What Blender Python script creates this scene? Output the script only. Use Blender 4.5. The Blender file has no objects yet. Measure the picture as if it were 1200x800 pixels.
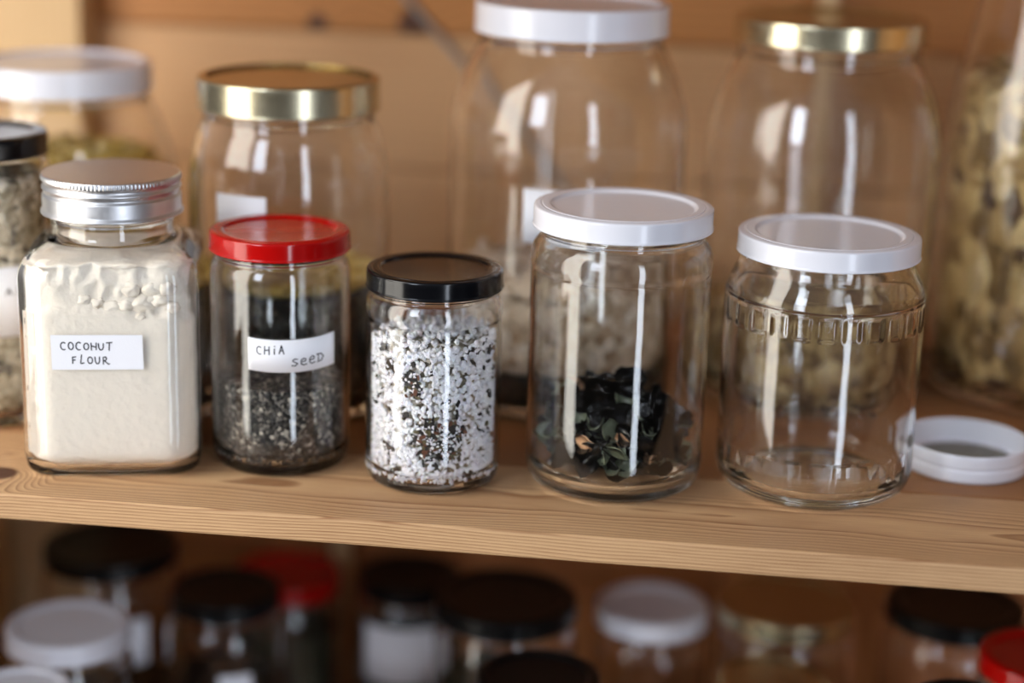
import bpy, math, random
from mathutils import Matrix, Vector, noise
PI = math.pi
random.seed(7)
scene = bpy.context.scene
COL = scene.collection

# ------------------------------------------------------------------ materials
def new_mat(name):
    m = bpy.data.materials.new(name); m.use_nodes = True
    nt = m.node_tree; b = nt.nodes['Principled BSDF']
    return m, nt, b

def srgb(r, g, b):
    f = lambda c: (c/255)/12.92 if c/255 <= .04045 else ((c/255+.055)/1.055)**2.4
    return (f(r), f(g), f(b), 1)

def plain(name, rgb, rough=.5, metal=0, coat=0, spec=.5, bump=0, bscale=400, sub=0):
    m, nt, b = new_mat(name)
    b.inputs['Base Color'].default_value = srgb(*rgb)
    b.inputs['Roughness'].default_value = rough
    b.inputs['Metallic'].default_value = metal
    b.inputs['Coat Weight'].default_value = coat
    b.inputs['Specular IOR Level'].default_value = spec
    n = nt.nodes.new('ShaderNodeTexNoise'); n.inputs['Scale'].default_value = bscale
    tc = nt.nodes.new('ShaderNodeTexCoord'); nt.links.new(tc.outputs['Object'], n.inputs['Vector'])
    if bump:
        bp = nt.nodes.new('ShaderNodeBump'); bp.inputs['Distance'].default_value = bump
        nt.links.new(n.outputs['Fac'], bp.inputs['Height']); nt.links.new(bp.outputs['Normal'], b.inputs['Normal'])
    # a little unevenness in the gloss
    mr = nt.nodes.new('ShaderNodeMapRange'); mr.inputs['To Min'].default_value = rough*.85; mr.inputs['To Max'].default_value = min(1, rough*1.2)
    nt.links.new(n.outputs['Fac'], mr.inputs['Value']); nt.links.new(mr.outputs['Result'], b.inputs['Roughness'])
    if sub:
        b.inputs['Subsurface Weight'].default_value = sub; b.inputs['Subsurface Radius'].default_value = (.004, .003, .002)
    return m

def glass_mat(name, tint=(250, 252, 250), rough=.0, absorb=None):
    m, nt, b = new_mat(name)
    b.inputs['Base Color'].default_value = srgb(*tint)
    b.inputs['Transmission Weight'].default_value = 1
    b.inputs['IOR'].default_value = 1.5
    b.inputs['Roughness'].default_value = rough
    tc = nt.nodes.new('ShaderNodeTexCoord')
    n = nt.nodes.new('ShaderNodeTexNoise'); n.inputs['Scale'].default_value = 55; n.inputs['Detail'].default_value = 1
    bp = nt.nodes.new('ShaderNodeBump'); bp.inputs['Distance'].default_value = .00022; bp.inputs['Strength'].default_value = .6
    nt.links.new(tc.outputs['Object'], n.inputs['Vector'])
    nt.links.new(n.outputs['Fac'], bp.inputs['Height']); nt.links.new(bp.outputs['Normal'], b.inputs['Normal'])
    return m

def grain_mat(name, cols, scale=500, rough=.7, bump=.001, spec=.3, stretch=(1, 1, 1)):
    """Loose dry goods: cells of differing colour."""
    m, nt, b = new_mat(name)
    tc = nt.nodes.new('ShaderNodeTexCoord'); mp = nt.nodes.new('ShaderNodeMapping'); mp.inputs['Scale'].default_value = stretch
    v = nt.nodes.new('ShaderNodeTexVoronoi'); v.inputs['Scale'].default_value = scale
    nt.links.new(tc.outputs['Object'], mp.inputs['Vector']); nt.links.new(mp.outputs['Vector'], v.inputs['Vector'])
    sx = nt.nodes.new('ShaderNodeSeparateColor'); nt.links.new(v.outputs['Color'], sx.inputs['Color'])
    cr = nt.nodes.new('ShaderNodeValToRGB'); nt.links.new(sx.outputs['Red'], cr.inputs['Fac'])
    el = cr.color_ramp.elements
    cr.color_ramp.interpolation = 'CONSTANT'
    while len(el) < len(cols): el.new(1)
    tot = sum(c[1] for c in cols); p = 0
    for e, c in zip(el, cols):
        e.position = p/tot; e.color = srgb(*c[0]); p += c[1]
    nt.links.new(cr.outputs['Color'], b.inputs['Base Color'])
    bp = nt.nodes.new('ShaderNodeBump'); bp.inputs['Distance'].default_value = bump; bp.invert = True
    nt.links.new(v.outputs['Distance'], bp.inputs['Height']); nt.links.new(bp.outputs['Normal'], b.inputs['Normal'])
    b.inputs['Roughness'].default_value = rough; b.inputs['Specular IOR Level'].default_value = spec
    return m

def wood_mat(name, light, dark, yc, zc, spacing=.0022, contrast=.5, warp=.006, knots=(), rough=.55, axis='X', blotch=None):
    """Sawn pine: growth rings round an axis that runs along the board."""
    m, nt, b = new_mat(name); N = nt.nodes; L = nt.links
    tc = N.new('ShaderNodeTexCoord')
    sep = N.new('ShaderNodeSeparateXYZ'); L.new(tc.outputs['Object'], sep.inputs['Vector'])
    ax = {'X': ('X', 'Y', 'Z'), 'Z': ('Z', 'Y', 'X')}[axis]
    def math_(op, a, c=None):
        n = N.new('ShaderNodeMath'); n.operation = op
        for i, v in enumerate((a, c)):
            if v is None: continue
            if isinstance(v, (int, float)): n.inputs[i].default_value = v
            else: L.new(v, n.inputs[i])
        return n.outputs[0]
    mp = N.new('ShaderNodeMapping'); mp.inputs['Scale'].default_value = (4, 14, 14) if axis == 'X' else (14, 14, 4)
    L.new(tc.outputs['Object'], mp.inputs['Vector'])
    nz = N.new('ShaderNodeTexNoise'); nz.inputs['Scale'].default_value = 1; nz.inputs['Detail'].default_value = 3
    L.new(mp.outputs['Vector'], nz.inputs['Vector'])
    dy = math_('SUBTRACT', sep.outputs[ax[1]], yc); dz = math_('SUBTRACT', sep.outputs[ax[2]], zc)
    r = math_('SQRT', math_('ADD', math_('MULTIPLY', dy, dy), math_('MULTIPLY', dz, dz)))
    r = math_('ADD', r, math_('MULTIPLY', nz.outputs['Fac'], warp))
    kd = None
    for kx, ky, kz, kr in knots:
        vm = N.new('ShaderNodeVectorMath'); vm.operation = 'DISTANCE'
        L.new(tc.outputs['Object'], vm.inputs[0]); vm.inputs[1].default_value = (kx, ky, kz)
        sm = N.new('ShaderNodeMapRange'); sm.interpolation_type = 'SMOOTHSTEP'
        sm.inputs['From Min'].default_value = kr*.75; sm.inputs['From Max'].default_value = kr*1.15
        sm.inputs['To Min'].default_value = 1; sm.inputs['To Max'].default_value = 0
        L.new(vm.outputs['Value'], sm.inputs['Value'])
        kd = sm.outputs[0] if kd is None else math_('MAXIMUM', kd, sm.outputs[0])
        pull = N.new('ShaderNodeMapRange'); pull.interpolation_type = 'SMOOTHSTEP'
        pull.inputs['From Min'].default_value = kr*.5; pull.inputs['From Max'].default_value = kr*3.5
        pull.inputs['To Min'].default_value = .010; pull.inputs['To Max'].default_value = 0
        L.new(vm.outputs['Value'], pull.inputs['Value'])
        r = math_('ADD', r, pull.outputs[0])
    ph = math_('FRACT', math_('DIVIDE', r, spacing))
    rmp = N.new('ShaderNodeValToRGB'); e = rmp.color_ramp.elements
    e[0].position = 0; e[0].color = (0, 0, 0, 1); e[1].position = .62; e[1].color = (.45, .45, .45, 1)
    for p, v in ((.84, 1), (.93, .8), (1, 0)):
        q = e.new(p); q.color = (v, v, v, 1)
    L.new(ph, rmp.inputs['Fac'])
    mp2 = N.new('ShaderNodeMapping'); mp2.inputs['Scale'].default_value = (60, 1200, 1200) if axis == 'X' else (1200, 1200, 60)
    L.new(tc.outputs['Object'], mp2.inputs['Vector'])
    fib = N.new('ShaderNodeTexNoise'); fib.inputs['Scale'].default_value = 1; fib.inputs['Detail'].default_value = 2
    L.new(mp2.outputs['Vector'], fib.inputs['Vector'])
    fac = math_('ADD', math_('MULTIPLY', rmp.outputs['Color'], contrast), math_('MULTIPLY', math_('SUBTRACT', fib.outputs['Fac'], .5), .5))
    mp3 = N.new('ShaderNodeMapping'); mp3.inputs['Scale'].default_value = (3, 9, 9) if axis == 'X' else (9, 9, 3)
    L.new(tc.outputs['Object'], mp3.inputs['Vector'])
    big = N.new('ShaderNodeTexNoise'); big.inputs['Scale'].default_value = 1.3; L.new(mp3.outputs['Vector'], big.inputs['Vector'])
    fac = math_('ADD', fac, math_('MULTIPLY', math_('SUBTRACT', big.outputs['Fac'], .5), .9))
    mix = N.new('ShaderNodeMix'); mix.data_type = 'RGBA'; mix.inputs[6].default_value = srgb(*light); mix.inputs[7].default_value = srgb(*dark)
    cl = N.new('ShaderNodeClamp'); L.new(fac, cl.inputs['Value']); L.new(cl.outputs[0], mix.inputs[0])
    out = mix.outputs[2]
    if kd is not None:
        mk = N.new('ShaderNodeMix'); mk.data_type = 'RGBA'; mk.inputs[7].default_value = srgb(82, 50, 34)
        L.new(out, mk.inputs[6]); L.new(kd, mk.inputs[0]); out = mk.outputs[2]
    L.new(out, b.inputs['Base Color'])
    bp = N.new('ShaderNodeBump'); bp.inputs['Distance'].default_value = .00025; bp.inputs['Strength'].default_value = .5
    L.new(fac, bp.inputs['Height']); L.new(bp.outputs['Normal'], b.inputs['Normal'])
    b.inputs['Roughness'].default_value = rough; b.inputs['Specular IOR Level'].default_value = .35
    return m

M = {}
M['glass'] = glass_mat('clear_glass', (255, 255, 255))
M['glass_green'] = glass_mat('greenish_glass', (254, 255, 254))
M['white'] = plain('white_enamel', (224, 225, 234), .2, coat=.15)
M['white_in'] = plain('lid_lining', (120, 116, 94), .45)
M['red'] = plain('red_enamel', (168, 5, 4), .14, spec=.45)
M['black'] = plain('black_enamel', (8, 9, 13), .16, spec=.4)
M['black_matt'] = plain('black_satin_enamel', (12, 13, 14), .3, spec=.22)
M['silver'] = plain('brushed_aluminium', (214, 214, 217), .38, metal=1)
M['gold'] = plain('gold_lacquer', (196, 172, 122), .28, metal=1)
M['gold_top'] = plain('gold_lacquer_top', (206, 196, 166), .24, metal=1)
M['paper'] = plain('paper', (236, 237, 244), .75, bump=.00005, bscale=900)
M['ink'] = plain('ink', (28, 26, 34), .6)
M['cord'] = plain('grey_cord', (150, 142, 136), .7, bump=.0003, bscale=700)

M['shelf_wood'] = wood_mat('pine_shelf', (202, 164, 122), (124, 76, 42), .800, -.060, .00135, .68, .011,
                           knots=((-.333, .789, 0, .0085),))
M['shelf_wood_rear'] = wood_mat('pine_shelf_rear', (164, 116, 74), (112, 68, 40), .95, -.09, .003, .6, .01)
M['plank_a'] = wood_mat('pine_plank', (182, 124, 68), (134, 82, 40), 1.13, .05, .006, .55, .02,
                        knots=((-.202, 1.14, .174, .010), (-.262, 1.14, .172, .007)))
M['plank_b'] = wood_mat('pine_plank_pale', (198, 156, 112), (162, 112, 70), 1.17, .30, .006, .5, .02)
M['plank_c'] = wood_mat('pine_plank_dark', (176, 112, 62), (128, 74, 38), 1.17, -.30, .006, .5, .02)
M['post'] = wood_mat('pine_post', (204, 172, 128), (178, 138, 92), 1.16, -.36, .005, .4, .01, axis='Z')
M['side'] = wood_mat('pine_side', (232, 180, 120), (204, 146, 88), .9, -.9, .006, .4, .02)

M['flour'] = plain('coconut_flour', (238, 228, 216), .95, spec=.1, bump=.0006, bscale=260)
M['chia'] = grain_mat('chia_seeds', [((30, 28, 28), 5), ((66, 62, 60), 3), ((112, 106, 100), 2), ((170, 162, 150), .7)], 620, .4, .001)
M['salt'] = plain('coarse_salt', (232, 232, 236), .35, spec=.5, sub=.25)
M['salt_gap_shade'] = grain_mat('salt_gap_shade', [((170, 162, 148), 4), ((132, 124, 106), 3), ((84, 76, 62), 3), ((206, 204, 202), 3)], 420, .6, .0015)  # salt body darkened so the gaps between crystals look shaded
M['herb_dark'] = plain('dark_herb', (34, 30, 26), .6, bump=.0004)
M['herb_brown'] = plain('brown_herb', (104, 62, 40), .6, bump=.0004)
M['herb_olive'] = plain('olive_herb', (96, 88, 58), .6, bump=.0004)
M['chip_dark'] = plain('dried_fruit_dark', (16, 17, 20), .22, bump=.0004, bscale=300)
M['chip_green'] = plain('dried_fruit_green', (96, 102, 84), .3, bump=.0004, bscale=300)
M['chip_tan'] = plain('dried_fruit_tan', (206, 160, 122), .5, bump=.0004, bscale=300)
M['herbs_grey'] = grain_mat('grey_herbs', [((182, 170, 146), 3), ((146, 134, 110), 3), ((214, 204, 182), 2), ((84, 74, 60), 1)], 260, .9, .003)
M['pods'] = grain_mat('dried_pods', [((186, 158, 104), 4), ((160, 130, 80), 4), ((122, 96, 56), 3), ((206, 182, 132), 1.5), ((84, 60, 36), .9)], 110, .7, .006, stretch=(1, 1, .6))
M['dark_tea_and_shade'] = grain_mat('dark_leaves_and_shade', [((42, 36, 28), 5), ((60, 50, 36), 2), ((24, 22, 20), 4)], 260, .9, .003)  # leaf colour, reused for the painted shade in the tall white-lidded jar
M['yellow_bits'] = grain_mat('yellow_bits', [((196, 168, 84), 3), ((160, 132, 52), 3), ((214, 190, 120), 2)], 120, .8, .004)
M['olive_bits'] = grain_mat('olive_bits', [((178, 152, 104), 3), ((148, 120, 76), 3), ((204, 180, 134), 2), ((120, 94, 62), 1.5)], 150, .8, .004)
M['pale_bits'] = grain_mat('pale_bits', [((214, 196, 172), 3), ((190, 168, 142), 3), ((232, 220, 204), 2), ((160, 136, 110), 1.0)], 170, .8, .004)
M['brown_bits'] = grain_mat('brown_bits', [((96, 74, 48), 3), ((68, 52, 34), 3), ((132, 106, 70), 1.5)], 220, .8, .003)
M['dark_bits'] = grain_mat('dark_bits', [((34, 30, 26), 5), ((50, 44, 38), 2)], 220, .85, .003)
M['moss_bits'] = grain_mat('moss_bits', [((60, 62, 48), 4), ((44, 46, 38), 3), ((84, 84, 66), 1)], 220, .8, .003)

# ------------------------------------------------------------------ geometry helpers
def mesh_obj(name, verts, faces, mat, parent=None, smooth=True, loc=None):
    me = bpy.data.meshes.new(name); me.from_pydata(verts, [], faces); me.update()
    if smooth: me.polygons.foreach_set('use_smooth', [True]*len(me.polygons))
    me.materials.append(mat)
    o = bpy.data.objects.new(name, me); COL.objects.link(o)
    if parent: o.parent = parent
    if loc: o.location = loc
    return o

def thing(name, label, cat, loc, rz=0, group=None):
    o = bpy.data.objects.new(name, None); COL.objects.link(o)
    o.empty_display_size = .02
    o.location = loc; o.rotation_euler = (0, 0, rz)
    o['label'] = label; o['category'] = cat
    if group: o['group'] = group
    return o

def tag(o, label, cat, group=None, kind=None):
    o['label'] = label; o['category'] = cat
    if group: o['group'] = group
    if kind: o['kind'] = kind
    return o

def fillet(pts, rad, n=5):
    """Round the corners of an open polyline; rad a number or list."""
    out = [pts[0]]
    for i in range(1, len(pts)-1):
        r = rad[i] if isinstance(rad, (list, tuple)) else rad
        p0, p, p1 = Vector(pts[i-1]), Vector(pts[i]), Vector(pts[i+1])
        a, b = p0-p, p1-p
        t = min(r, a.length*.48, b.length*.48)
        if t < 1e-6: out.append(tuple(p)); continue
        A, B = p+a.normalized()*t, p+b.normalized()*t
        for k in range(n+1):
            s = k/n
            q = A*(1-s)**2+p*2*s*(1-s)+B*s*s
            out.append(tuple(q))
    out.append(pts[-1])
    return out

def sq_radius(th, a, c):
    """Polar radius of a rounded square with half width a and corner radius c."""
    x, y = abs(math.cos(th)), abs(math.sin(th))
    if x < y: x, y = y, x
    if y/x*a <= a-c: return a/x
    k = a-c; bq = k*(x+y); cq = 2*k*k-c*c
    return bq+math.sqrt(max(bq*bq-cq, 0))

def lathe(prof, segs=96, rfun=None):
    """prof: list of (r, z); ends on the axis are closed to a point."""
    V, F, rings = [], [], []
    for r, z in prof:
        if r < 1e-7:
            rings.append([len(V)]); V.append((0, 0, z))
        else:
            ring = []
            for k in range(segs):
                th = 2*PI*k/segs
                rr = rfun(th, r, z) if rfun else r
                ring.append(len(V)); V.append((rr*math.cos(th), rr*math.sin(th), z))
            rings.append(ring)
    for A, B in zip(rings, rings[1:]):
        for k in range(segs):
            k2 = (k+1) % segs
            if len(A) == 1 and len(B) == 1: continue
            if len(A) == 1: F.append((A[0], B[k2], B[k]))
            elif len(B) == 1: F.append((A[k], A[k2], B[0]))
            else: F.append((A[k], A[k2], B[k2], B[k]))
    return V, F

def jar_body(parent, R, mouth_r, mouth_z, shoulder, mat, wall=.0022, base=.0045, heel=.006, rfun=None, segs=96, name='jar_body', fr=.003, thread=True):
    """shoulder: outer points from the top of the straight wall to the foot of the neck."""
    zs = shoulder[0][1]
    outer = [(0, .0028), (R*.62, .0026), (R*.74, .0006), (R*.80, 0), (R-heel*.75, 0), (R-heel*.2, heel*.30), (R, heel*1.2)]
    n = 5
    for k in range(1, n): outer.append((R, heel*1.2+(zs-heel*1.2)*k/n))
    outer += list(shoulder)
    top = shoulder[-1]
    if thread:
        outer += [(mouth_r, top[1]+.001), (mouth_r+.0009, top[1]+.0022), (mouth_r, top[1]+.0036)]
    outer += [(mouth_r, mouth_z-.001), (mouth_r-.0008, mouth_z)]
    inner = [(mouth_r-wall*.8, mouth_z-.0005), (mouth_r-wall, mouth_z-.003)]
    for r, z in reversed(shoulder): inner.append((min(r-wall, R-wall), z-wall*.25))
    for k in range(n-1, 0, -1): inner.append((R-wall, heel*1.2+(zs-heel*1.2)*k/n))
    inner += [(R-wall, base+heel), (R-wall-heel*.35, base+heel*.35), (R-wall-heel, base), (0, base+.001)]
    po = fillet(outer, fr, 4); pi_ = fillet(inner, fr, 4)
    V, F = lathe(po+pi_, segs, rfun)
    return mesh_obj(name, V, F, mat, parent)

def twist_lid(parent, R, H, h, mat, recess=.8, depth=.0014, bead=.0022, mat_name='lid', segs=96, lining=None, lugs=True):
    prof = [(0, H-depth), (R*(recess-.02), H-depth), (R*(recess+.015), H-depth*.1), (R*(recess+.03), H), (R*.9, H+.0001), (R*.905, H-.0002), (R*.93, H), (R-.0002, H-.0004), (R, H-bead), (R, H-h+.0012), (R+.00045, H-h+.0007), (R+.0002, H-h), (R-.0010, H-h+.0002), (R-.0012, H-h+.002), (R-.0013, H-.0032), (0, H-.0032)]
    rad = [0]*len(prof)
    for i in (1, 2, 3): rad[i] = .0012
    rad[7] = .0022; rad[8] = .001; rad[9] = rad[10] = rad[11] = rad[12] = .0005; rad[4] = rad[5] = rad[6] = .0008
    def rf(th, r, z):
        if lugs and r > R*.985 and z < H-.001:
            return r-.00035*max(0, math.cos(th*6))**6
        return r
    V, F = lathe(fillet(prof, rad, 4), segs, rf)
    return mesh_obj(mat_name, V, F, mat, parent)

def disc_part(name, R, z, mat, parent, t=.0002):
    V, F = lathe([(0, z+t), (R-.0005, z+t), (R, z), (0, z-.0001)], 64)
    return mesh_obj(name, V, F, mat, parent)

def cyl_label(parent, R, th0, th1, z0, z1, mat, name='paper_label', drop=0, rise=0, t=.00018, facing=-PI/2):
    """Paper patch on a cylinder; angles in degrees, 0 = towards -y, + to the right."""
    n = 20; V, F = [], []
    for rr in (R+.00025, R+.00025+t):
        for k in range(n+1):
            s = k/n; th = facing+math.radians(th0+(th1-th0)*s)
            dz = -drop*4*s*(1-s)+rise*s
            for z in (z0, z1): V.append((rr*math.cos(th), rr*math.sin(th), z+dz))
    m = 2*(n+1)
    for k in range(n):
        a = 2*k
        F += [(a, a+1, a+3, a+2), (m+a, m+a+2, m+a+3, m+a+1), (a, a+2, m+a+2, m+a), (a+1, m+a+1, m+a+3, a+3)]
    F += [(0, m, m+1, 1), (2*n, 2*n+1, m+2*n+1, m+2*n)]
    return mesh_obj(name, V, F, mat, parent)

def tube_strokes(strokes, w, mat, parent, name='handwriting'):
    """strokes: lists of (position, normal). Flat pen strokes with rounded look."""
    V, F = [], []
    for st in strokes:
        for i in range(len(st)-1):
            (p, n), (q, _) = st[i], st[i+1]
            p, q, n = Vector(p), Vector(q), Vector(n)
            d = (q-p)
            if d.length < 1e-7: continue
            d.normalize(); s = d.cross(n).normalized()*w
            p = p-d*w*.4; q = q+d*w*.4
            b = len(V)
            for base in (p, q):
                V += [tuple(base+s), tuple(base-s), tuple(base-s*.7+n*.00012), tuple(base+s*.7+n*.00012)]
            F += [(b, b+4, b+5, b+1), (b+1, b+5, b+6, b+2), (b+2, b+6, b+7, b+3), (b+3, b+7, b+4, b), (b, b+1, b+2, b+3), (b+4, b+7, b+6, b+5)]
    return mesh_obj(name, V, F, mat, parent, smooth=False)

def arc(cx, cy, rx, ry, a0, a1, n=10):
    return [(cx+rx*math.cos(math.radians(a0+(a1-a0)*k/n)), cy+ry*math.sin(math.radians(a0+(a1-a0)*k/n))) for k in range(n+1)]
GL = {
 'C': [arc(.55, .5, .5, .5, 50, 300)],
 'O': [arc(.5, .5, .42, .46, 100, 470, 14)],
 'N': [[(.05, 1), (.1, .0)], [(.08, .62), (.9, .38)], [(.92, 1.02), (.88, .05)]],
 'H': [[(.05, 1), (.08, 0)], [(.06, .5), (.85, .55)], [(.85, 1), (.9, 0)]],
 'U': [[(.08, .95), (.08, .35), (.3, .02), (.65, .08), (.85, .4), (.88, .95)]],
 'T': [[(0, .97), (1, 1.05)], [(.52, 1), (.5, -.02)]],
 'F': [[(.15, 1), (.12, 0)], [(.12, .95), (.75, 1.0)], [(.12, .5), (.62, .55)]],
 'L': [[(.25, 1.25), (.15, .1), (.3, .0), (.75, .1)]],
 'R': [[(.15, .9), (.12, 0)], [(.12, .9), (.55, 1), (.75, .75), (.5, .5), (.15, .42)], [(.35, .45), (1.0, .0), (1.25, .05)]],
 'i': [[(.5, .72), (.5, 0)], [(.5, .98), (.53, 1.06)]],
 'A': [[(.0, 0), (.42, 1), (.85, 0)], [(.15, .38), (.75, .38)]],
 'S': [[(.85, .85), (.45, .92), (.2, .7), (.5, .5), (.85, .3), (.5, .05), (.05, .1)]],
 'E': [[(.15, .45), (.75, .55), (.8, .8), (.5, .95), (.15, .65), (.15, .2), (.45, .0), (.9, .12)]],
 'D': [[(.2, 1), (.25, 0)], [(-.05, 1.0), (.6, 1.02), (1.0, .6), (.75, .12), (.1, -.02)]],
}
def word(text, x0, x1, z0, z1, fmap, slope=0, gap=.28):
    n = len(text); cw = (x1-x0)/(n+gap*(n-1)); out = []
    for i, ch in enumerate(text):
        ox = x0+i*cw*(1+gap)
        dz = slope*i/max(1, n-1)
        hz = (z1-z0)*random.uniform(.9, 1.05); sk = random.uniform(-.08, .1)
        for st in GL[ch]:
            out.append([fmap(ox+(u+sk*v)*cw, z0+dz+v*hz) for u, v in st])
    return out

def content(parent_loc, name, label, cat, R, z0, z1, mat, lump=.002, freq=60, rz=0, square=None, top_lump=None, group=None, seed=0, taper=None, segs=72, kind='stuff', inward=.6):
    """Loose goods filling a jar: a body that follows the inside of the glass with a lumpy surface."""
    tl = lump if top_lump is None else top_lump
    prof = [(0, z0), (R*.5, z0), (R*.86, z0), (R*.97, z0+.003)]
    n = max(6, int((z1-z0)/.003))
    for k in range(1, n+1):
        z = z0+.003+(z1-z0-.003)*k/n
        rr = R*.995 if taper is None else min(R*.995, taper(z))
        prof.append((rr, z))
    for s in (.93, .82, .68, .52, .36, .18): prof.append((R*s if taper is None else min(R*s, taper(z1)*s), z1+tl*.3))
    prof.append((0, z1+tl*.3))
    V, F = lathe(prof, segs, (lambda th, r, z: sq_radius(th, r, square)) if square else None)
    out = []
    for x, y, z in V:
        v = noise.noise(Vector((x*freq+seed, y*freq, z*freq)))
        r = math.hypot(x, y)
        if z > z0+.001 and r > R*.5:
            k = 1-(abs(v)*lump*inward/max(r, 1e-6))
            x *= k; y *= k
        if z >= z1-.0015:
            z += tl*noise.noise(Vector((x*freq*1.3+3+seed, y*freq*1.3, 5)))
        out.append((x, y, z))
    o = mesh_obj(name, out, F, mat, None)
    o.location = parent_loc; o.rotation_euler = (0, 0, rz)
    tag(o, label, cat, group, kind)
    return o

def box(name, x0, x1, y0, y1, z0, z1, mat, parent=None, bev=.0015):
    V = [(x, y, z) for x in (x0, x1) for y in (y0, y1) for z in (z0, z1)]
    F = [(0, 1, 3, 2), (4, 6, 7, 5), (0, 4, 5, 1), (2, 3, 7, 6), (0, 2, 6, 4), (1, 5, 7, 3)]
    o = mesh_obj(name, V, F, mat, parent, smooth=False)
    if bev:
        md = o.modifiers.new('bevel', 'BEVEL'); md.width = bev; md.segments = 3
    return o

# ------------------------------------------------------------------ the shelving
WALLY = 1.14
SHELF_T = .0125; LOWZ = -.27
sb = box('shelf_board', -.56, .62, .7637, .8475, -SHELF_T, 0, M['shelf_wood'], bev=.0014)
tag(sb, 'pale pine shelf board along the front, with the jars standing on it', 'shelf')
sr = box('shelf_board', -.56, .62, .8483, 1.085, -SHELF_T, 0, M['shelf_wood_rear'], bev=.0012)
tag(sr, 'browner pine shelf board behind the front board, under the tall jars', 'shelf')
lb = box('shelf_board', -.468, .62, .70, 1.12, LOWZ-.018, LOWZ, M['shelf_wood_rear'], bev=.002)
tag(lb, 'lower pine shelf carrying the second tier of jars', 'shelf')

ub = box('shelf_board', -.56, .62, .7637, 1.12, .345, .363, M['shelf_wood'], bev=.002)  # out of view, added overhead to shade the planks and rear jars
tag(ub, 'unseen pine board added above the tall jars to shade the rear', 'shelf')
wr = box('wall_right_shade', .44, .458, .7637, WALLY, -.50, .345, M['side'], bev=.001); wr['kind'] = 'structure'  # unseen side panel added to darken the right rear
# back wall of tongue-and-groove planks
zz = -.60
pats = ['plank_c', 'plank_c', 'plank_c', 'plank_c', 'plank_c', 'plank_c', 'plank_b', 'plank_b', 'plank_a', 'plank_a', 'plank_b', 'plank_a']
edges = [-.50, -.42, -.34, -.26, -.18, -.10, -.0, .085, .168, .25, .33, .41, .50]
wall = bpy.data.objects.new('wall_back', None); COL.objects.link(wall); wall['kind'] = 'structure'
for i, (a, b_) in enumerate(zip(edges, edges[1:])):
    box('plank', -.62, .72, WALLY, WALLY+.018, a+.0004, b_-.0004, M[pats[i]], wall, bev=.002)
sw = box('wall_left', -.486, -.468, .62, WALLY, -.50, -SHELF_T-.0005, M['side'], bev=.001); sw['kind'] = 'structure'
post = box('wooden_post', -.466, -.4035, 1.112, 1.1395, -.50, .50, M['post'], bev=.002)
tag(post, 'pale upright pine post against the planks at the far left', 'post')
bat = box('wooden_batten', -.250, -.238, 1.126, 1.1395, LOWZ+.0002, -SHELF_T-.0005, M['post'], bev=.001)
tag(bat, 'narrow upright batten behind the lower jars, right of the red lid', 'batten')
bat2 = box('wooden_batten', .041, .053, 1.122, 1.1395, -.02, .50, M['post'], bev=.002)
tag(bat2, 'narrow pale upright batten seen through the tall gold-lidded jar on the right', 'batten')

# grey cord hanging in a V on the planks
cp = [Vector(p) for p in [(-.262, 1.1368, .252), (-.205, 1.1368, .189), (-.150, 1.1368, .130), (-.105, 1.1368, .078), (-.070, 1.1368, .040), (-.045, 1.1368, .0)]]
V, F = [], []
pts = []
for i in range(len(cp)-1):
    p0, p1, p2, p3 = cp[max(0, i-1)], cp[i], cp[i+1], cp[min(len(cp)-1, i+2)]
    for k in range(8):
        u = k/8; pts.append(.5*((2*p1)+(p2-p0)*u+(2*p0-5*p1+4*p2-p3)*u*u+(3*p1-p0-3*p2+p3)*u**3))
for i, p in enumerate(pts):
    d = (pts[min(i+1, len(pts)-1)]-pts[max(i-1, 0)]).normalized(); yv = Vector((0, 1, 0)); sv = d.cross(yv).normalized()
    for k in range(10):
        q = 2*PI*k/10; V.append(tuple(p+(yv*math.cos(q)+sv*math.sin(q))*.0019))
for i in range(len(pts)-1):
    for k in range(10): F.append((i*10+k, i*10+(k+1) % 10, (i+1)*10+(k+1) % 10, (i+1)*10+k))
cord = mesh_obj('cord', V, F, M['cord'])
tag(cord, 'grey cord running slantwise down the planks behind the tall white-lidded jar', 'cord')

# ------------------------------------------------------------------ front row
# 1 coconut flour, square jar
RZ = math.radians(13)
C0 = (-.289, .831, 0)
t = thing('glass_jar', 'square glass jar of coconut flour with a silver screw lid', 'jar', C0, RZ)
A = .0408
def sqf(th, r, z):
    k = 0 if z > .1105 else (1 if z < .1020 else (.1105-z)/.0085)
    k = k*k*(3-2*k)
    if r < .012: k = 0
    elif r < .03: k *= (r-.012)/.018
    s = sq_radius(th, r, min(.013, r*.45)*1.0)
    return r*(1-k)+s*k
jar_body(t, A, .0288, .1335, [(A, .0965), (A-.0035, .1035), (.0345, .1068), (.0298, .1080), (.0284, .1105), (.0284, .1150)], M['glass_green'], wall=.0024, base=.0026, heel=.0065, rfun=sqf, segs=160)
H = .1376; R = .0323
prof = [(0, H-.0002), (R*.9, H-.0002), (R*.975, H), (R, H-.0012), (R, H-.0030), (R-.0010, H-.0040), (R-.0010, H-.0052), (R-.0002, H-.0062), (R-.0002, H-.0070), (R-.0012, H-.0080), (R-.0012, H-.0092), (R-.0003, H-.0100), (R-.0003, H-.0165), (R+.0006, H-.0178), (R+.0006, H-.0186), (R-.0012, H-.0186), (R-.0016, H-.015), (R-.0018, H-.0022), (0, H-.0022)]
def knurl(th, r, z):
    if H-.0034 < z < H-.0008 and r > R*.97: return r-.00030*(.5+.5*math.cos(th*110))
    return r
V, F = lathe(fillet(prof, .0006, 2), 660, knurl)
lid = mesh_obj('lid', V, F, M['silver'], t); lid['label'] = 'silver metal screw lid with knurled rim'
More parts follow.
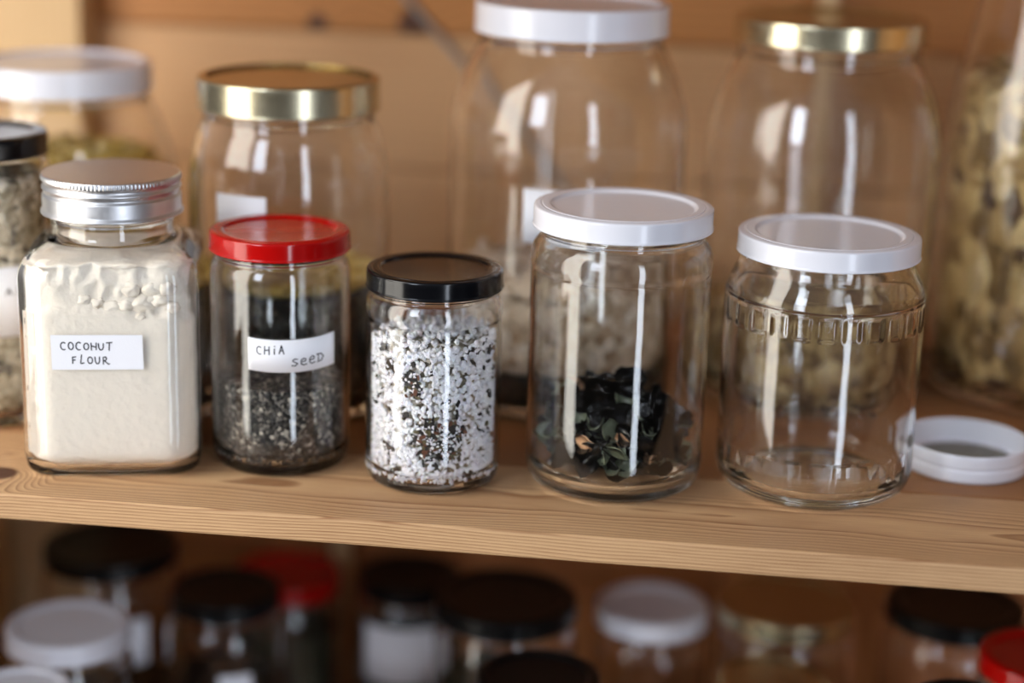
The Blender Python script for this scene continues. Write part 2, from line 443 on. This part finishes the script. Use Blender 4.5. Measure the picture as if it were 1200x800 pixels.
# label on the flat front face (local -y)
lw0, lw1, lz0, lz1 = -.0252, .0159, .0535, .0699
yf = -A-.0002
V = []; F = []
nx = 8
for yy in (yf, yf-.0002):
    for k in range(nx+1):
        s = k/nx; x = lw0+(lw1-lw0)*s
        for z in (lz0, lz1): V.append((x+(.0002 if z == lz0 else 0), yy-.00012*math.sin(PI*s)**.5*0, z))
m_ = 2*(nx+1)
for k in range(nx):
    a = 2*k; F += [(a, a+1, a+3, a+2), (m_+a, m_+a+2, m_+a+3, m_+a+1), (a, a+2, m_+a+2, m_+a), (a+1, m_+a+1, m_+a+3, a+3)]
F += [(0, m_, m_+1, 1), (2*nx, 2*nx+1, m_+2*nx+1, m_+2*nx)]
lab = mesh_obj('paper_label', V, F, M['paper'], t, smooth=False)
fm = lambda x, z: ((x, yf-.00022, z), (0, -1, 0))
W = lw1-lw0
S = word('COCONUT', lw0+W*.105, lw0+W*.665, lz0+.0095, lz0+.0132, fm, slope=-.0003)
S += word('FLOUR', lw0+W*.225, lw0+W*.62, lz0+.0030, lz0+.0064, fm, slope=-.0004, gap=.35)
tube_strokes(S, .00028, M['ink'], lab)
# flour inside
ci = A-.0024-.0004
Vp = []
prof = [(0, .0036), (ci*.5, .0036), (ci*.84, .0036), (ci*.93, .0052), (ci*.985, .0085)]
n = 46; zt = .1015
for k in range(1, n+1): prof.append((ci, .0100+(zt-.0100)*k/n))
for s in (.95, .88, .78, .66, .52, .38, .22): prof.append((ci*s, zt+.0005))
prof.append((0, zt+.0005))
V, F = lathe(prof, 200, lambda th, r, z: sq_radius(th, r, min(.0115, r*.4)) if r > .01 else r)
out = []
for x, y, z in V:
    r = math.hypot(x, y)
    if r > .01 and z > .012:
        # upper zone settled away from the glass, broken into lumps
        edge = .0795+.0030*noise.noise(Vector((x*50, y*50, 1)))-.004*(x > 0)*min(1, x/.02)
        k = max(0, min(1, (z-edge)/.002))
        f = abs(noise.noise(Vector((x*120, y*120, z*120))))+.5*abs(noise.noise(Vector((x*300, y*300, z*300))))
        d = k*(.0010+.0040*f)
        # a shallow crack low on the right
        cx = x-.0185; cz = z-.0475-.25*cx-18*cx*cx*8*.1
        if y < 0 and abs(cx) < .009: d += .0015*math.exp(-(cz/.0009)**2)*(1-abs(cx)/.009)
        d += .0001*max(0, noise.noise(Vector((x*220+9, y*220, z*220))))
        x *= 1-d/r; y *= 1-d/r
    if z >= zt-.001: z += .0022*noise.noise(Vector((x*90, y*90, 2)))-.001
    out.append((x, y, z))
fl = mesh_obj('coconut_flour', out, F, M['flour'], None); fl.location = C0; fl.rotation_euler = (0, 0, RZ)
tag(fl, 'cream coconut flour filling the square jar with the silver lid', 'flour', kind='stuff')
# lumps of flour against the glass: their own mesh under the flour
def blob(V, F, c, r, seed, squash=(1, 1, 1), amp=.3, sub=2):
    import bmesh
    bm = bmesh.new(); bmesh.ops.create_icosphere(bm, subdivisions=sub, radius=1)
    b0 = len(V)
    for v in bm.verts:
        k = 1+amp*noise.noise(v.co*1.3+Vector((seed*3.7, seed, 0)))
        V.append((c[0]+v.co.x*r*k*squash[0], c[1]+v.co.y*r*k*squash[1], c[2]+v.co.z*r*k*squash[2]))
    for f in bm.faces: F.append(tuple(b0+v.index for v in f.verts))
    bm.free()
V, F = [], []
rl = random.Random(4)
for (x, z, r) in [(.002, .0815, .0042), (.0085, .0825, .0034), (.0160, .0835, .0050), (.0235, .0850, .0040), (.0290, .0820, .0034), (.0200, .0900, .0036), (.0105, .0900, .0040), (-.004, .0840, .0030), (.0270, .0905, .0040), (-.010, .0855, .0028), (.0150, .0770, .0022)]:
    blob(V, F, (x, -ci+r*.62+.0003, z), r, rl.random()*9, (1.05, .6, .85), .45, 3)
lmp = mesh_obj('flour_lump', V, F, M['flour'], fl); lmp['kind'] = 'stuff'

# 2 chia seed
C1 = (-.2107, .8382, 0)
t = thing('glass_jar', 'glass jar half full of chia seed with a red lid', 'jar', C1)
jar_body(t, .0330, .0303, .1131-.0036, [(.0330, .0905), (.0328, .0950), (.0316, .0985), (.0303, .1000)], M['glass_green'])
twist_lid(t, .0330, .1131, .0092, M['red'], .80)
lab = cyl_label(t, .0330, -12.6, 61.5, .0533, .0688, M['paper'], drop=.0010, rise=.0004)
def cmap(R, th0, th1, drop, rise):
    def f(s, z):
        th = -PI/2+math.radians(th0+(th1-th0)*s)
        n = (math.cos(th), math.sin(th), 0); rr = R+.00044
        return ((rr*n[0], rr*n[1], z-drop*4*s*(1-s)+rise*s), n)
    return f
f1 = cmap(.0330, -12.6, 61.5, .0010, .0004)
S = word('CHiA', .10, .40, .0615, .0655, f1, slope=.0008, gap=.35)
S += word('SEED', .47, .84, .0562, .0600, f1, slope=.0006, gap=.15)
tube_strokes(S, .00028, M['ink'], lab)
ch = content(C1, 'chia_seeds', 'speckled dark chia seeds in the bottom of the red-lidded jar', 'seeds', .0300, .0052, .0415, M['chia'], .0004, 200, top_lump=.002)
rs = random.Random(11)
def scatter(n, gen, kinds):
    """One mesh of many small grains; gen gives a position and size, kinds a base shape."""
    import bmesh
    bm = bmesh.new(); bmesh.ops.create_icosphere(bm, subdivisions=1, radius=1)
    sv = [v.co.copy() for v in bm.verts]; sf = [tuple(v.index for v in f.verts) for f in bm.faces]; bm.free()
    cv = [Vector((x, y, z)) for x in (-1, 1) for y in (-1, 1) for z in (-1, 1)]
    cf = [(0, 1, 3, 2), (4, 6, 7, 5), (0, 4, 5, 1), (2, 3, 7, 6), (0, 2, 6, 4), (1, 5, 7, 3)]
    V, F = [], []
    for i in range(n):
        p, s = gen(i)
        bv, bf = (sv, sf) if kinds == 'ball' else (cv, cf)
        rot = Matrix.Rotation(rs.uniform(0, PI), 3, 'X') @ Matrix.Rotation(rs.uniform(0, PI), 3, 'Y') @ Matrix.Rotation(rs.uniform(0, PI), 3, 'Z')
        b0 = len(V)
        for v in bv:
            j = rs.uniform(.78, 1.1)
            q = rot @ Vector((v.x*s[0]*j, v.y*s[1]*j, v.z*s[2]*j)); V.append((p[0]+q.x, p[1]+q.y, p[2]+q.z))
        for f in bf: F.append(tuple(b0+k for k in f))
    return V, F
def g(i):
    th = rs.uniform(-PI*.95, -PI*.05); z = rs.uniform(.0065, .0405+.0025*rs.random()); r = .0295-rs.uniform(0, .0006)
    return (r*math.cos(th), r*math.sin(th), z), (.0011, .0008, .0007)
V, F = scatter(1500, g, 'ball')
o = mesh_obj('seed_layer', V, F, M['chia'], ch); o['kind'] = 'stuff'

# 3 salt with herbs, black lid
C2 = (-.1351, .8271, 0)
t = thing('glass_jar', 'small glass jar of coarse white salt and herbs with a glossy black lid', 'jar', C2)
jar_body(t, .0317, .0292, .1017-.0036, [(.0312, .0765), (.0309, .0785), (.0317, .0815), (.0317, .0850), (.0305, .0885), (.0292, .0900)], M['glass'], fr=.002)
twist_lid(t, .0316, .1017, .0090, M['black'], .80)
top_z = lambda x: .0735+.0025*math.sin(x*90)
sc = content(C2, 'coarse_salt', 'coarse white salt crystals mixed with herbs in the black-lidded jar', 'salt', .0272, .0052, .0700, M['salt_gap_shade'], .002, 150, top_lump=.003)
def g(i):
    th = rs.uniform(-PI*1.0, 0); z = rs.uniform(.0065, .0720+.002*math.cos(th*3)); r = .0291-abs(rs.gauss(0, .0012))
    if i % 5 == 0: z = .0715+rs.uniform(-.002, .002); r = rs.uniform(0, .027); th = rs.uniform(-PI, PI)
    s = rs.uniform(.0010, .0019); r = min(r, .0291-s)
    return (r*math.cos(th), r*math.sin(th), z), (s, s*rs.uniform(.6, 1), s*rs.uniform(.6, 1))
V, F = scatter(2700, g, 'ball')
o = mesh_obj('salt_crystals', V, F, M['salt'], sc, smooth=False); o['kind'] = 'stuff'
def flakes(n, mat, name, clusters, smin, smax, rad=.0285):
    V, F = [], []
    for i in range(n):
        if rs.random() < .78 and clusters:
            th, z, sp_ = rs.choice(clusters); th = math.radians(th)+rs.gauss(0, sp_/.03); z = z+rs.gauss(0, sp_)
        else: th = rs.uniform(-1.5, 1.5); z = rs.uniform(.008, .073)
        z = max(.007, min(.074, z)); a = -PI/2+th
        c = Vector((rad*math.cos(a), rad*math.sin(a), z)); nrm = Vector((math.cos(a), math.sin(a), 0)); tg = Vector((-math.sin(a), math.cos(a), 0)); up = Vector((0, 0, 1))
        ang = rs.uniform(0, PI); L_ = rs.uniform(smin, smax); Wd = L_*rs.uniform(.25, .7)
        u = tg*math.cos(ang)+up*math.sin(ang); v = up*math.cos(ang)-tg*math.sin(ang)
        b0 = len(V); m = 7
        for lay in (0, -.0007):
            for k in range(m):
                q = 2*PI*k/m; j = rs.uniform(.7, 1.1)
                p = c+u*math.cos(q)*L_*j*.5+v*math.sin(q)*Wd*j*.5
                rr = math.hypot(p.x, p.y); p = Vector((p.x*rad/rr, p.y*rad/rr, p.z))+nrm*lay
                V.append(tuple(p))
        F.append(tuple(b0+k for k in range(m))); F.append(tuple(b0+m+k for k in reversed(range(m))))
        for k in range(m): F.append((b0+k, b0+(k+1) % m, b0+m+(k+1) % m, b0+m+k))
    o = mesh_obj(name, V, F, mat, sc, smooth=False); o['kind'] = 'stuff'; return o
cl = [(12, .022, .0042), (2, .026, .003), (28, .020, .003), (-8, .052, .003), (12, .036, .004), (30, .030, .004)]
o = flakes(125, M['herb_dark'], 'herb_flakes', cl+[(48, .069, .003), (12, .022, .0045), (8, .024, .004)], .0026, .0080); o['label'] = 'dark dried herb flakes'
o = flakes(34, M['herb_brown'], 'spice_flakes', cl, .0015, .0038, .0290); o['label'] = 'rusty brown spice flakes'
o = flakes(60, M['herb_olive'], 'olive_flakes', cl, .0012, .0036, .0288); o['label'] = 'olive herb flakes'

# 4 jar with dried dark chips, white lid
C3 = (-.0505, .8410, 0)
t = thing('glass_jar', 'tall clear jar with dark dried pieces at the bottom and a white lid', 'jar', C3)
jar_body(t, .0419, .0374, .1324-.0036, [(.0419, .1010), (.0417, .1030), (.0423, .1060), (.0422, .1095), (.0410, .1135), (.0388, .1165), (.0374, .1180)], M['glass_green'], wall=.0026, base=.0045, heel=.009, fr=.002)
twist_lid(t, .0413, .1324, .0100, M['white'], .80)
def chip_mesh(seed, r):
    rr_ = random.Random(seed); n = 14; V, F = [], []
    ks = [rr_.uniform(.72, 1.12) for _ in range(n)]; cup = rr_.uniform(.12, .5); tw = rr_.uniform(-.5, .5)
    rings = (0, .35, .7, 1)
    for lay in (.5, -.5):
        for q in rings:
            for k in range(n):
                a = 2*PI*k/n; rad = r*q*ks[k]
                x, y = rad*math.cos(a), rad*.8*math.sin(a)
                z = cup*r*(q**2)*(1+.6*math.cos(2*a+seed))+tw*x*y/r+lay*(.0016-.0009*q)
                V.append((x, y, z))
    m = 4*n
    for L0 in (0, m):
        for i in range(3):
            for k in range(n):
                a, b_ = L0+i*n+k, L0+i*n+(k+1) % n
                f = (a, b_, b_+n, a+n)
                F.append(f if L0 == m else f[::-1])
    for k in range(n): F.append((3*n+k, 3*n+(k+1) % n, m+3*n+(k+1) % n, m+3*n+k))
    me = bpy.data.meshes.new('dried_chip'); me.from_pydata(V, [], F); me.update()
    me.polygons.foreach_set('use_smooth', [True]*len(me.polygons)); return me
metas = []
for i, (mt, r) in enumerate([('chip_dark', .0072), ('chip_dark', .0088), ('chip_dark', .0066), ('chip_dark', .0080), ('chip_green', .0078), ('chip_green', .0066)]):
    me = chip_mesh(i*3+1, r); me.materials.append(M[mt]); metas.append((me, r, mt))
tanm = chip_mesh(40, .0082); tanm.materials.append(M['chip_tan'])
tan2 = chip_mesh(44, .0056); tan2.materials.append(M['chip_tan'])
rc = random.Random(23)
IR = .0422-.0026
def put_chip(me, r, a, rad, z, tilt, label, group=None):
    o = bpy.data.objects.new('dried_fruit_chip', me); COL.objects.link(o)
    o.location = (C3[0]+rad*math.cos(a), C3[1]+rad*math.sin(a), z)
    o.rotation_euler = (rc.uniform(-tilt, tilt), rc.uniform(-tilt, tilt), rc.uniform(0, 6.28))
    Rr = o.rotation_euler.to_matrix(); vs = [Rr @ v.co for v in me.vertices]
    for _ in range(12):                      # keep every chip inside the glass
        x, y = o.location.x-C3[0], o.location.y-C3[1]
        over = max(math.hypot(v.x+x, v.y+y) for v in vs)-(IR-.0007)
        if over > 0:
            h = math.hypot(x, y) or 1
            o.location.x -= x/h*over; o.location.y -= y/h*over
        low = max(.0052+92*max(0, math.hypot(v.x+x, v.y+y)-.0295)**2-(v.z+o.location.z) for v in vs)
        if low > 0: o.location.z += low
        if over <= 0 and low <= 0: break
    o['label'] = label; o['category'] = 'dried fruit'
    if group: o['group'] = group
def heap(x, y):   # height of the pile over the jar's floor, highest left of centre and behind
    return .021+.026*math.exp(-(((x-.008)/.020)**2+((y-.002)/.022)**2))+.022*math.exp(-(((x+.020)/.014)**2+((y-.008)/.02)**2))
for i in range(210):
    me, r, mt = metas[i % 4] if rc.random() < .82 else metas[4+i % 2]
    a = rc.uniform(0, 2*PI); rad = (IR-r*.82)*rc.random()**.42
    x, y = rad*math.cos(a), rad*math.sin(a)
    hz = heap(x, y); z = .0085+(hz-.006)*rc.random()**.7
    tilt = .35 if z < .011 else 1.1
    if mt == 'chip_dark': put_chip(me, r, a, rad, z, tilt, 'near-black curled dried chip in the heap in the tall clear jar', 'dark chips heaped in the jar')
    else: put_chip(me, r, a, rad, z, tilt, 'grey-green dried chip in the heap in the tall clear jar', 'grey-green chips heaped in the jar')
put_chip(tanm, .0058, math.radians(-113), .029, .0225, .9, 'largest pale tan dried chip, at the left of the dark heap')
put_chip(tan2, .0042, math.radians(-40), .026, .0165, .9, 'small pale tan chip at the right foot of the dark heap')
put_chip(tan2, .0042, math.radians(-80), .027, .0260, 1., 'small tan chip in the middle of the dark heap')
put_chip(tan2, .0042, math.radians(150), .024, .0400, 1., 'brownish tan chip on the upper left of the dark heap')

# 5 empty jar with embossed band
C4 = (.0436, .8540, 0)
t = thing('glass_jar', 'empty clear jar with embossed rectangles round its shoulder and a white lid', 'jar', C4)
def emboss(th, r, z):
    if r < .040: return r
    def box_(v, a, b_, e=.0009):
        return max(0, min(1, (v-a)/e))*max(0, min(1, (b_-v)/e))
    u = (th*26/(2*PI)) % 1
    w = max(0, min(1, (u-.14)/.09))*max(0, min(1, (.86-u)/.09))
    d = .00045*w*box_(z, .0815, .0925)
    d += .0003*w*box_(z, .012, .0245)
    if r > .0450: return r-d      # outside only: the inner wall stays smooth
    return r
# dense rings so the embossing has vertices to stand on
R = .0461; Rw = R-.0027
outer = [(0, .003), (R*.62, .0028), (R*.74, .0006), (R*.80, 0), (R-.0075, 0), (R-.0020, .0034), (R, .0095)]
outer_f = fillet(outer, .003, 4)
z = .0100; col = []
while z < .094: col.append((R, z)); z += .0008 if (.010 < z < .027 or .0795 < z < .0935) else .004
sh = fillet([(R, .094), (R-.0006, .0965), (.0435, .1015), (.0408, .1060), (.0396, .1090), (.0392, .1110), (.0392, .117), (.0386, .1184)], .004, 4)
inn = fillet([(.0374, .1180), (.0368, .112), (.0372, .1085), (.0410, .1010), (Rw-.0004, .0960), (Rw, .090), (Rw, .06), (Rw, .03), (Rw, .0145), (Rw-.0022, .0080), (Rw-.007, .0058), (0, .0068)], .004, 4)
V, F = lathe(outer_f+col+sh+inn, 312, emboss)
mesh_obj('jar_body', V, F, M['glass_green'], t)
twist_lid(t, .0419, .1220, .0098, M['white'], .80)

# loose lid lying upside down
R = .0307; h = .0146
t = thing('jar_lid', 'loose white lid lying upside down beside the empty jar', 'lid', (.1190, .8925, 0))
prof = [(0, .0004), (R*.80, .0004), (R*.84, 0), (R*.94, 0), (R-.0003, .0012), (R, .003), (R, .0064), (R-.0007, .0069), (R-.0007, .0076), (R, .0082), (R, h-.0012), (R-.0004, h), (R-.0012, h-.0004), (R-.0013, .0030), (0, .0022)]
V, F = lathe(fillet(prof, .0006, 3), 96); mesh_obj('shell', V, F, M['white'], t)
V, F = lathe([(0, .0029), (R*.93, .0029), (R*.93, .0024), (0, .0024)], 64); o = mesh_obj('lining', V, F, M['white_in'], t); o['label'] = 'dull yellowish sealing lining'

# ------------------------------------------------------------------ tall jars behind
def tall_jar(loc, label, R, lr, H, sk, shoulder, lidmat, glass='glass', recess=.82, lugs=True, nr=None, depth=.0016):
    t = thing('glass_jar', label, 'jar', loc)
    jar_body(t, R, nr or lr-.0030, H-.004, shoulder, M[glass], wall=.0028, base=.006, heel=.010, fr=.010)
    twist_lid(t, lr, H, sk, M[lidmat], recess, depth=depth, lugs=lugs)
    return t
BW = (-.0890, .9690, 0)
t = tall_jar(BW, 'largest white-lidded jar, tall and standing behind the black-lidded jar', .0620, .0500, .2100, .0155,
         [(.0620, .148), (.0612, .156), (.0565, .171), (.0505, .183), (.0470, .190)], 'white', recess=.9)
lab = cyl_label(t, .0620, -14.5, 22, .096, .1235, M['paper'])
content(BW, 'dried_pieces', 'dark layer standing in for shade at the foot of the pale pieces in the tall white-lidded jar', 'dried food', .0585, .0068, .0215, M['dark_tea_and_shade'], .003, 90, top_lump=.001, seed=2)  # shading low in the pale pieces, modelled as a dark layer
content(BW, 'dried_pieces', 'pale dried pieces in the tall white-lidded jar behind the middle', 'dried food', .0585, .0230, .068, M['pale_bits'], .007, 90, top_lump=.012, seed=3)
GR = (.0440, 1.0040, 0)
tall_jar(GR, 'tall rear jar with a dark gold lid standing behind the empty jar', .0620, .0505, .2040, .0130,
         [(.0620, .138), (.0612, .147), (.0570, .163), (.0515, .175), (.0475, .184)], 'gold_top')
content(GR, 'dried_pieces', 'olive dried pieces low in the tall jar with the dark gold lid', 'dried food', .0585, .0068, .050, M['olive_bits'], .005, 90, top_lump=.010, seed=6)
GLc = (-.2270, .9240, 0)
t = tall_jar(GLc, 'medium rear jar with a bright gold lid standing behind the red-lidded jar', .0512, .0460, .1720, .0160,
         [(.0512, .110), (.0510, .122), (.0492, .134), (.0460, .145), (.0432, .151)], 'gold_top', recess=.93, lugs=False)
cyl_label(t, .0512, -30, 1, .092, .1195, M['paper'])
content(GLc, 'dried_leaves', 'dark dried leaves in the gold-lidded jar behind the chia seed', 'dried food', .0478, .0068, .064, M['dark_tea_and_shade'], .003, 90, top_lump=.006, seed=8)
content((GLc[0], GLc[1], 0), 'dried_slices', 'yellow-green dried slices on top of the dark leaves in the gold-lidded jar', 'dried food', .0470, .0665, .073, M['yellow_bits'], .003, 90, top_lump=.004, seed=9)
WL = (-.3690, .9880, 0)
tall_jar(WL, 'wide rear jar with a white lid at the far left, half full of yellow pieces', .0606, .0480, .1650, .0150,
         [(.0606, .098), (.0600, .108), (.0560, .124), (.0500, .138), (.0460, .145)], 'white', recess=.9)
content(WL, 'dried_pieces', 'yellow dried pieces in the wide jar at the far left', 'dried food', .0570, .0068, .113, M['yellow_bits'], .004, 90, top_lump=.006, seed=12, taper=lambda z: .0570 if z < .1 else .0570-(z-.1)*.5)
LJ = (-.3720, .8770, 0)
t = thing('glass_jar', 'black-lidded jar of grey herbs cut off at the left edge', 'jar', LJ)
jar_body(t, .0343, .0305, .1452-.0036, [(.0343, .122), (.0340, .127), (.0325, .131), (.0305, .133)], M['glass'])
twist_lid(t, .0330, .1452, .0110, M['black'], .80)
lab = cyl_label(t, .0343, -5, 66, .0480, .0830, M['paper'])
f2 = cmap(.0343, -5, 66, 0, 0)
tube_strokes(word('AS', .60, .80, .0690, .0725, f2, gap=.3), .0003, M['ink'], lab)
content(LJ, 'dried_herbs', 'grey-green dried herbs in the jar cut off at the left edge', 'dried herbs', .0313, .0052, .1235, M['herbs_grey'], .002, 120, top_lump=.003)
PJ = (.1700, 1.0300, 0)
t = thing('glass_jar', 'big glass jar packed with yellowish dried pods at the right edge', 'jar', PJ)
jar_body(t, .0610, .0420, .262, [(.0610, .120), (.0590, .150), (.0550, .180), (.0500, .205), (.0450, .235), (.0420, .245)], M['glass'], wall=.0028, heel=.012, base=.006, fr=.012)
twist_lid(t, .0450, .2660, .014, M['white'], .85)
pods = content(PJ, 'dried_pods', 'yellowish dried pods packed in the big jar at the right edge', 'dried pods', .0560, .0068, .170, M['pods'], .008, 60, top_lump=.012, taper=lambda z: .0572 if z < .12 else .0572-(z-.12)*.12, segs=140, inward=1)
# curled pods pressed against the glass
V, F = [], []
rp = random.Random(5)
for i in range(520):
    a = rp.uniform(-PI*1.05, .05*PI); z = rp.uniform(.012, .170)
    rad = (.0572 if z < .12 else .0572-(z-.12)*.12)-.0032-rp.uniform(0, .002)
    c = Vector((rad*math.cos(a), rad*math.sin(a), z)); n_ = Vector((math.cos(a), math.sin(a), 0)); tg = Vector((-math.sin(a), math.cos(a), 0)); up = Vector((0, 0, 1))
    ph = rp.uniform(0, PI); u = tg*math.cos(ph)+up*math.sin(ph); v = up*math.cos(ph)-tg*math.sin(ph)
    L_ = rp.uniform(.005, .010); w_ = rp.uniform(.0014, .0026); bend = rp.uniform(-.5, .5)
    b0 = len(V); ns, nr_ = 6, 6
    for s in range(ns+1):
        q = s/ns*2-1; rr_ = w_*math.sqrt(max(.04, 1-q*q))
        cc = c+u*q*L_+v*bend*L_*(q*q-.4)
        for k in range(nr_):
            an = 2*PI*k/nr_; p = cc+v*rr_*math.cos(an)+n_*rr_*math.sin(an)
            hr = math.hypot(p.x, p.y); lim = (.0575 if p.z < .12 else .0575-(p.z-.12)*.12)
            if hr > lim: p.x *= lim/hr; p.y *= lim/hr
            V.append(tuple(p))
    for s in range(ns):
        for k in range(nr_):
            a_, b_ = b0+s*nr_+k, b0+s*nr_+(k+1) % nr_; F.append((a_, b_, b_+nr_, a_+nr_))
o = mesh_obj('pod_layer', V, F, M['pods'], pods); o['kind'] = 'stuff'

# ------------------------------------------------------------------ lower tier
def low_jar(x, y, ztop, lr, lidmat, label, fill, fillcol, flabel, sk=.010, bw=1.04, fname='dried_goods', lab=None, recess=.8, labmat='paper', depth=.0016):
    H = ztop-LOWZ; R = lr*bw
    t = thing('glass_jar', label, 'jar', (x, y, LOWZ))
    s0 = H-sk-.001
    jar_body(t, R, lr-.0025, H-.0036, [(R, s0-.016), (R-.0004, s0-.011), (R-.002, s0-.006), (lr-.0025, s0-.003)], M['glass'], segs=64)
    twist_lid(t, lr, H, sk, M[lidmat], recess, segs=64, depth=depth)
    if lab:
        cyl_label(t, R, lab[0], lab[1], H-lab[3], H-lab[2], M[labmat])
    if fill: content((x, y, LOWZ), fname, flabel, 'dried food', R-.0032, .0052, fill*(H-sk-.018), M[fillcol], .003, 90, top_lump=.005, seed=x*50, segs=48)
    return t
low_jar(-.367, 1.031, -.135, .0407, 'black_matt', 'widest black-lidded jar of the lower tier at the left, beside the post', .38, 'brown_bits', 'brown dried goods low in the wide jar beside the post', lab=(22, 48, .034, .064))
low_jar(-.348, .905, -.130, .0335, 'white', 'white-lidded lower jar in front of the wide black-lidded one', .85, 'brown_bits', 'brown dried goods filling the white-lidded lower jar at the left', sk=.011)
low_jar(-.345, .826, -.130, .0270, 'white', 'small white-lidded jar cut off by the lower left corner', .6, 'brown_bits', 'brown dried goods in the small jar at the lower left corner')
low_jar(-.283, .990, -.140, .0321, 'black_matt', 'black-lidded lower jar in front of the red lid', .72, 'dark_bits', 'dark dried goods in the black-lidded jar in front of the red lid', bw=1.12, lab=(8, 38, .040, .07))
t = low_jar(-.271, 1.088, -.170, .0350, 'red', 'red-lidded lower jar behind a black-lidded one', .9, 'moss_bits', 'dark green dried goods in the lower jar with the red lid', recess=.85)
H = -.170-LOWZ
low_jar(-.187, 1.066, -.155, .0318, 'black_matt', 'black-lidded lower jar with a big white label, right of the batten', .9, 'dark_bits', 'dark dried goods in the lower jar with the big white label', lab=(-45, 40, .024, .062))
low_jar(-.115, .968, -.122, .0404, 'black_matt', 'wide black-lidded lower jar below the salt jar', .8, 'moss_bits', 'dark green dried goods in the wide lower jar below the salt', bw=1.0)
low_jar(-.034, 1.014, -.140, .0329, 'white', 'white-lidded lower jar in the middle, standing alone against dark planks', .3, 'dark_bits', 'dark dried goods low in the middle white-lidded lower jar', sk=.011, recess=.74)
low_jar(-.085, .869, -.120, .0316, 'black_matt', 'black-lidded lower jar at the bottom edge, in front of the wide one', .8, 'dark_bits', 'dark dried goods in the lower jar at the bottom edge')
low_jar(.043, 1.010, -.130, .0404, 'gold_top', 'wide gold-lidded lower jar in the shade under the empty jar', .6, 'dark_bits', 'dark dried goods in the wide gold-lidded lower jar', bw=1.0, recess=.88)
low_jar(.035, .925, -.140, .0320, 'gold_top', 'smaller gold-lidded lower jar in front of the wide gold-lidded one', .6, 'dark_bits', 'dark dried goods in the smaller gold-lidded lower jar', recess=.88)
low_jar(.137, 1.002, -.120, .0385, 'black_matt', 'black-lidded lower jar half hidden under the shelf at the right', .4, 'moss_bits', 'dark green dried goods in the lower jar half hidden at the right')
low_jar(.170, .898, -.100, .0330, 'red', 'red-lidded lower jar cut off by the right edge', .7, 'dark_bits', 'dark dried goods in the red-lidded jar at the right edge')
low_jar(.123, .822, -.095, .0300, 'black_matt', 'black-lidded jar at the lower right corner, in front of the red lid', .7, 'dark_bits', 'dark dried goods in the jar at the lower right corner')

# ------------------------------------------------------------------ daylight
def window(name, loc, target, w, h, power, col):
    l = bpy.data.lights.new(name, 'AREA'); l.shape = 'RECTANGLE'; l.size = w; l.size_y = h; l.energy = power; l.color = col
    o = bpy.data.objects.new(name, l); COL.objects.link(o); o.location = loc
    d = Vector(target)-Vector(loc); o.rotation_euler = d.to_track_quat('-Z', 'Y').to_euler()
    return o
window('daylight_window', (-.84, .42, .15), (-.35, .95, .10), .42, 1.9, 18, (1, .95, .86))
window('daylight_window_far', (.95, -.90, .15), (-.1, .85, .15), .26, 2.2, 18, (.80, .88, 1))
window('daylight_window_small', (-.95, -.80, .85), (-.1, .95, -.05), .45, .8, 14, (.78, .87, 1))
w = bpy.data.worlds.new('room_ambient'); scene.world = w; w.use_nodes = True
wn = w.node_tree; bg = wn.nodes['Background']
# a dim room: pale ceiling above, darker floor below
tc = wn.nodes.new('ShaderNodeTexCoord'); sx = wn.nodes.new('ShaderNodeSeparateXYZ'); mr = wn.nodes.new('ShaderNodeMapRange')
mr.inputs['From Min'].default_value = -1; mr.inputs['From Max'].default_value = 1
cr = wn.nodes.new('ShaderNodeValToRGB'); e = cr.color_ramp.elements
e[0].position = .35; e[0].color = (.05, .045, .04, 1); e[1].position = .85; e[1].color = (.46, .49, .56, 1)
q = e.new(.56); q.color = (.33, .32, .325, 1)
wn.links.new(tc.outputs['Generated'], sx.inputs[0]); wn.links.new(sx.outputs['Z'], mr.inputs['Value'])
wn.links.new(mr.outputs[0], cr.inputs[0]); # the windowed side of the room (left) is the brighter one
mx = wn.nodes.new('ShaderNodeMapRange'); mx.inputs['From Min'].default_value = -1; mx.inputs['From Max'].default_value = 1
mx.inputs['To Min'].default_value = 1.35; mx.inputs['To Max'].default_value = .40
wn.links.new(sx.outputs['X'], mx.inputs['Value'])
vm = wn.nodes.new('ShaderNodeVectorMath'); vm.operation = 'SCALE'
wn.links.new(cr.outputs[0], vm.inputs[0]); wn.links.new(mx.outputs[0], vm.inputs['Scale']); wn.links.new(vm.outputs[0], bg.inputs['Color'])
bg.inputs['Strength'].default_value = .7

# ------------------------------------------------------------------ camera
cam = bpy.data.cameras.new('camera'); co = bpy.data.objects.new('camera', cam); COL.objects.link(co)
cam.sensor_width = 36; cam.lens = 66.0; cam.clip_start = .01
Rm = Matrix(((0.99166, 0.12609, 0.02681), (-0.06075, 0.27361, 0.95992), (0.1137, -0.95354, 0.27899))).transposed()
co.matrix_world = Matrix.Translation((0, 0, .31)) @ Rm.to_4x4()
cam.dof.use_dof = True; cam.dof.focus_distance = .838; cam.dof.aperture_fstop = 2.0; cam.dof.aperture_blades = 9
scene.camera = co

c = scene.cycles
c.max_bounces = 24; c.transmission_bounces = 24; c.glossy_bounces = 8; c.diffuse_bounces = 4; c.transparent_max_bounces = 16
c.caustics_refractive = True; c.caustics_reflective = True; c.blur_glossy = 0
c.sample_clamp_indirect = 30; c.sample_clamp_direct = 0
c.use_denoising = True
v = scene.view_settings
v.view_transform = 'Standard'; v.look = 'None'; v.gamma = 1; v.use_curve_mapping = False; v.exposure = -.2
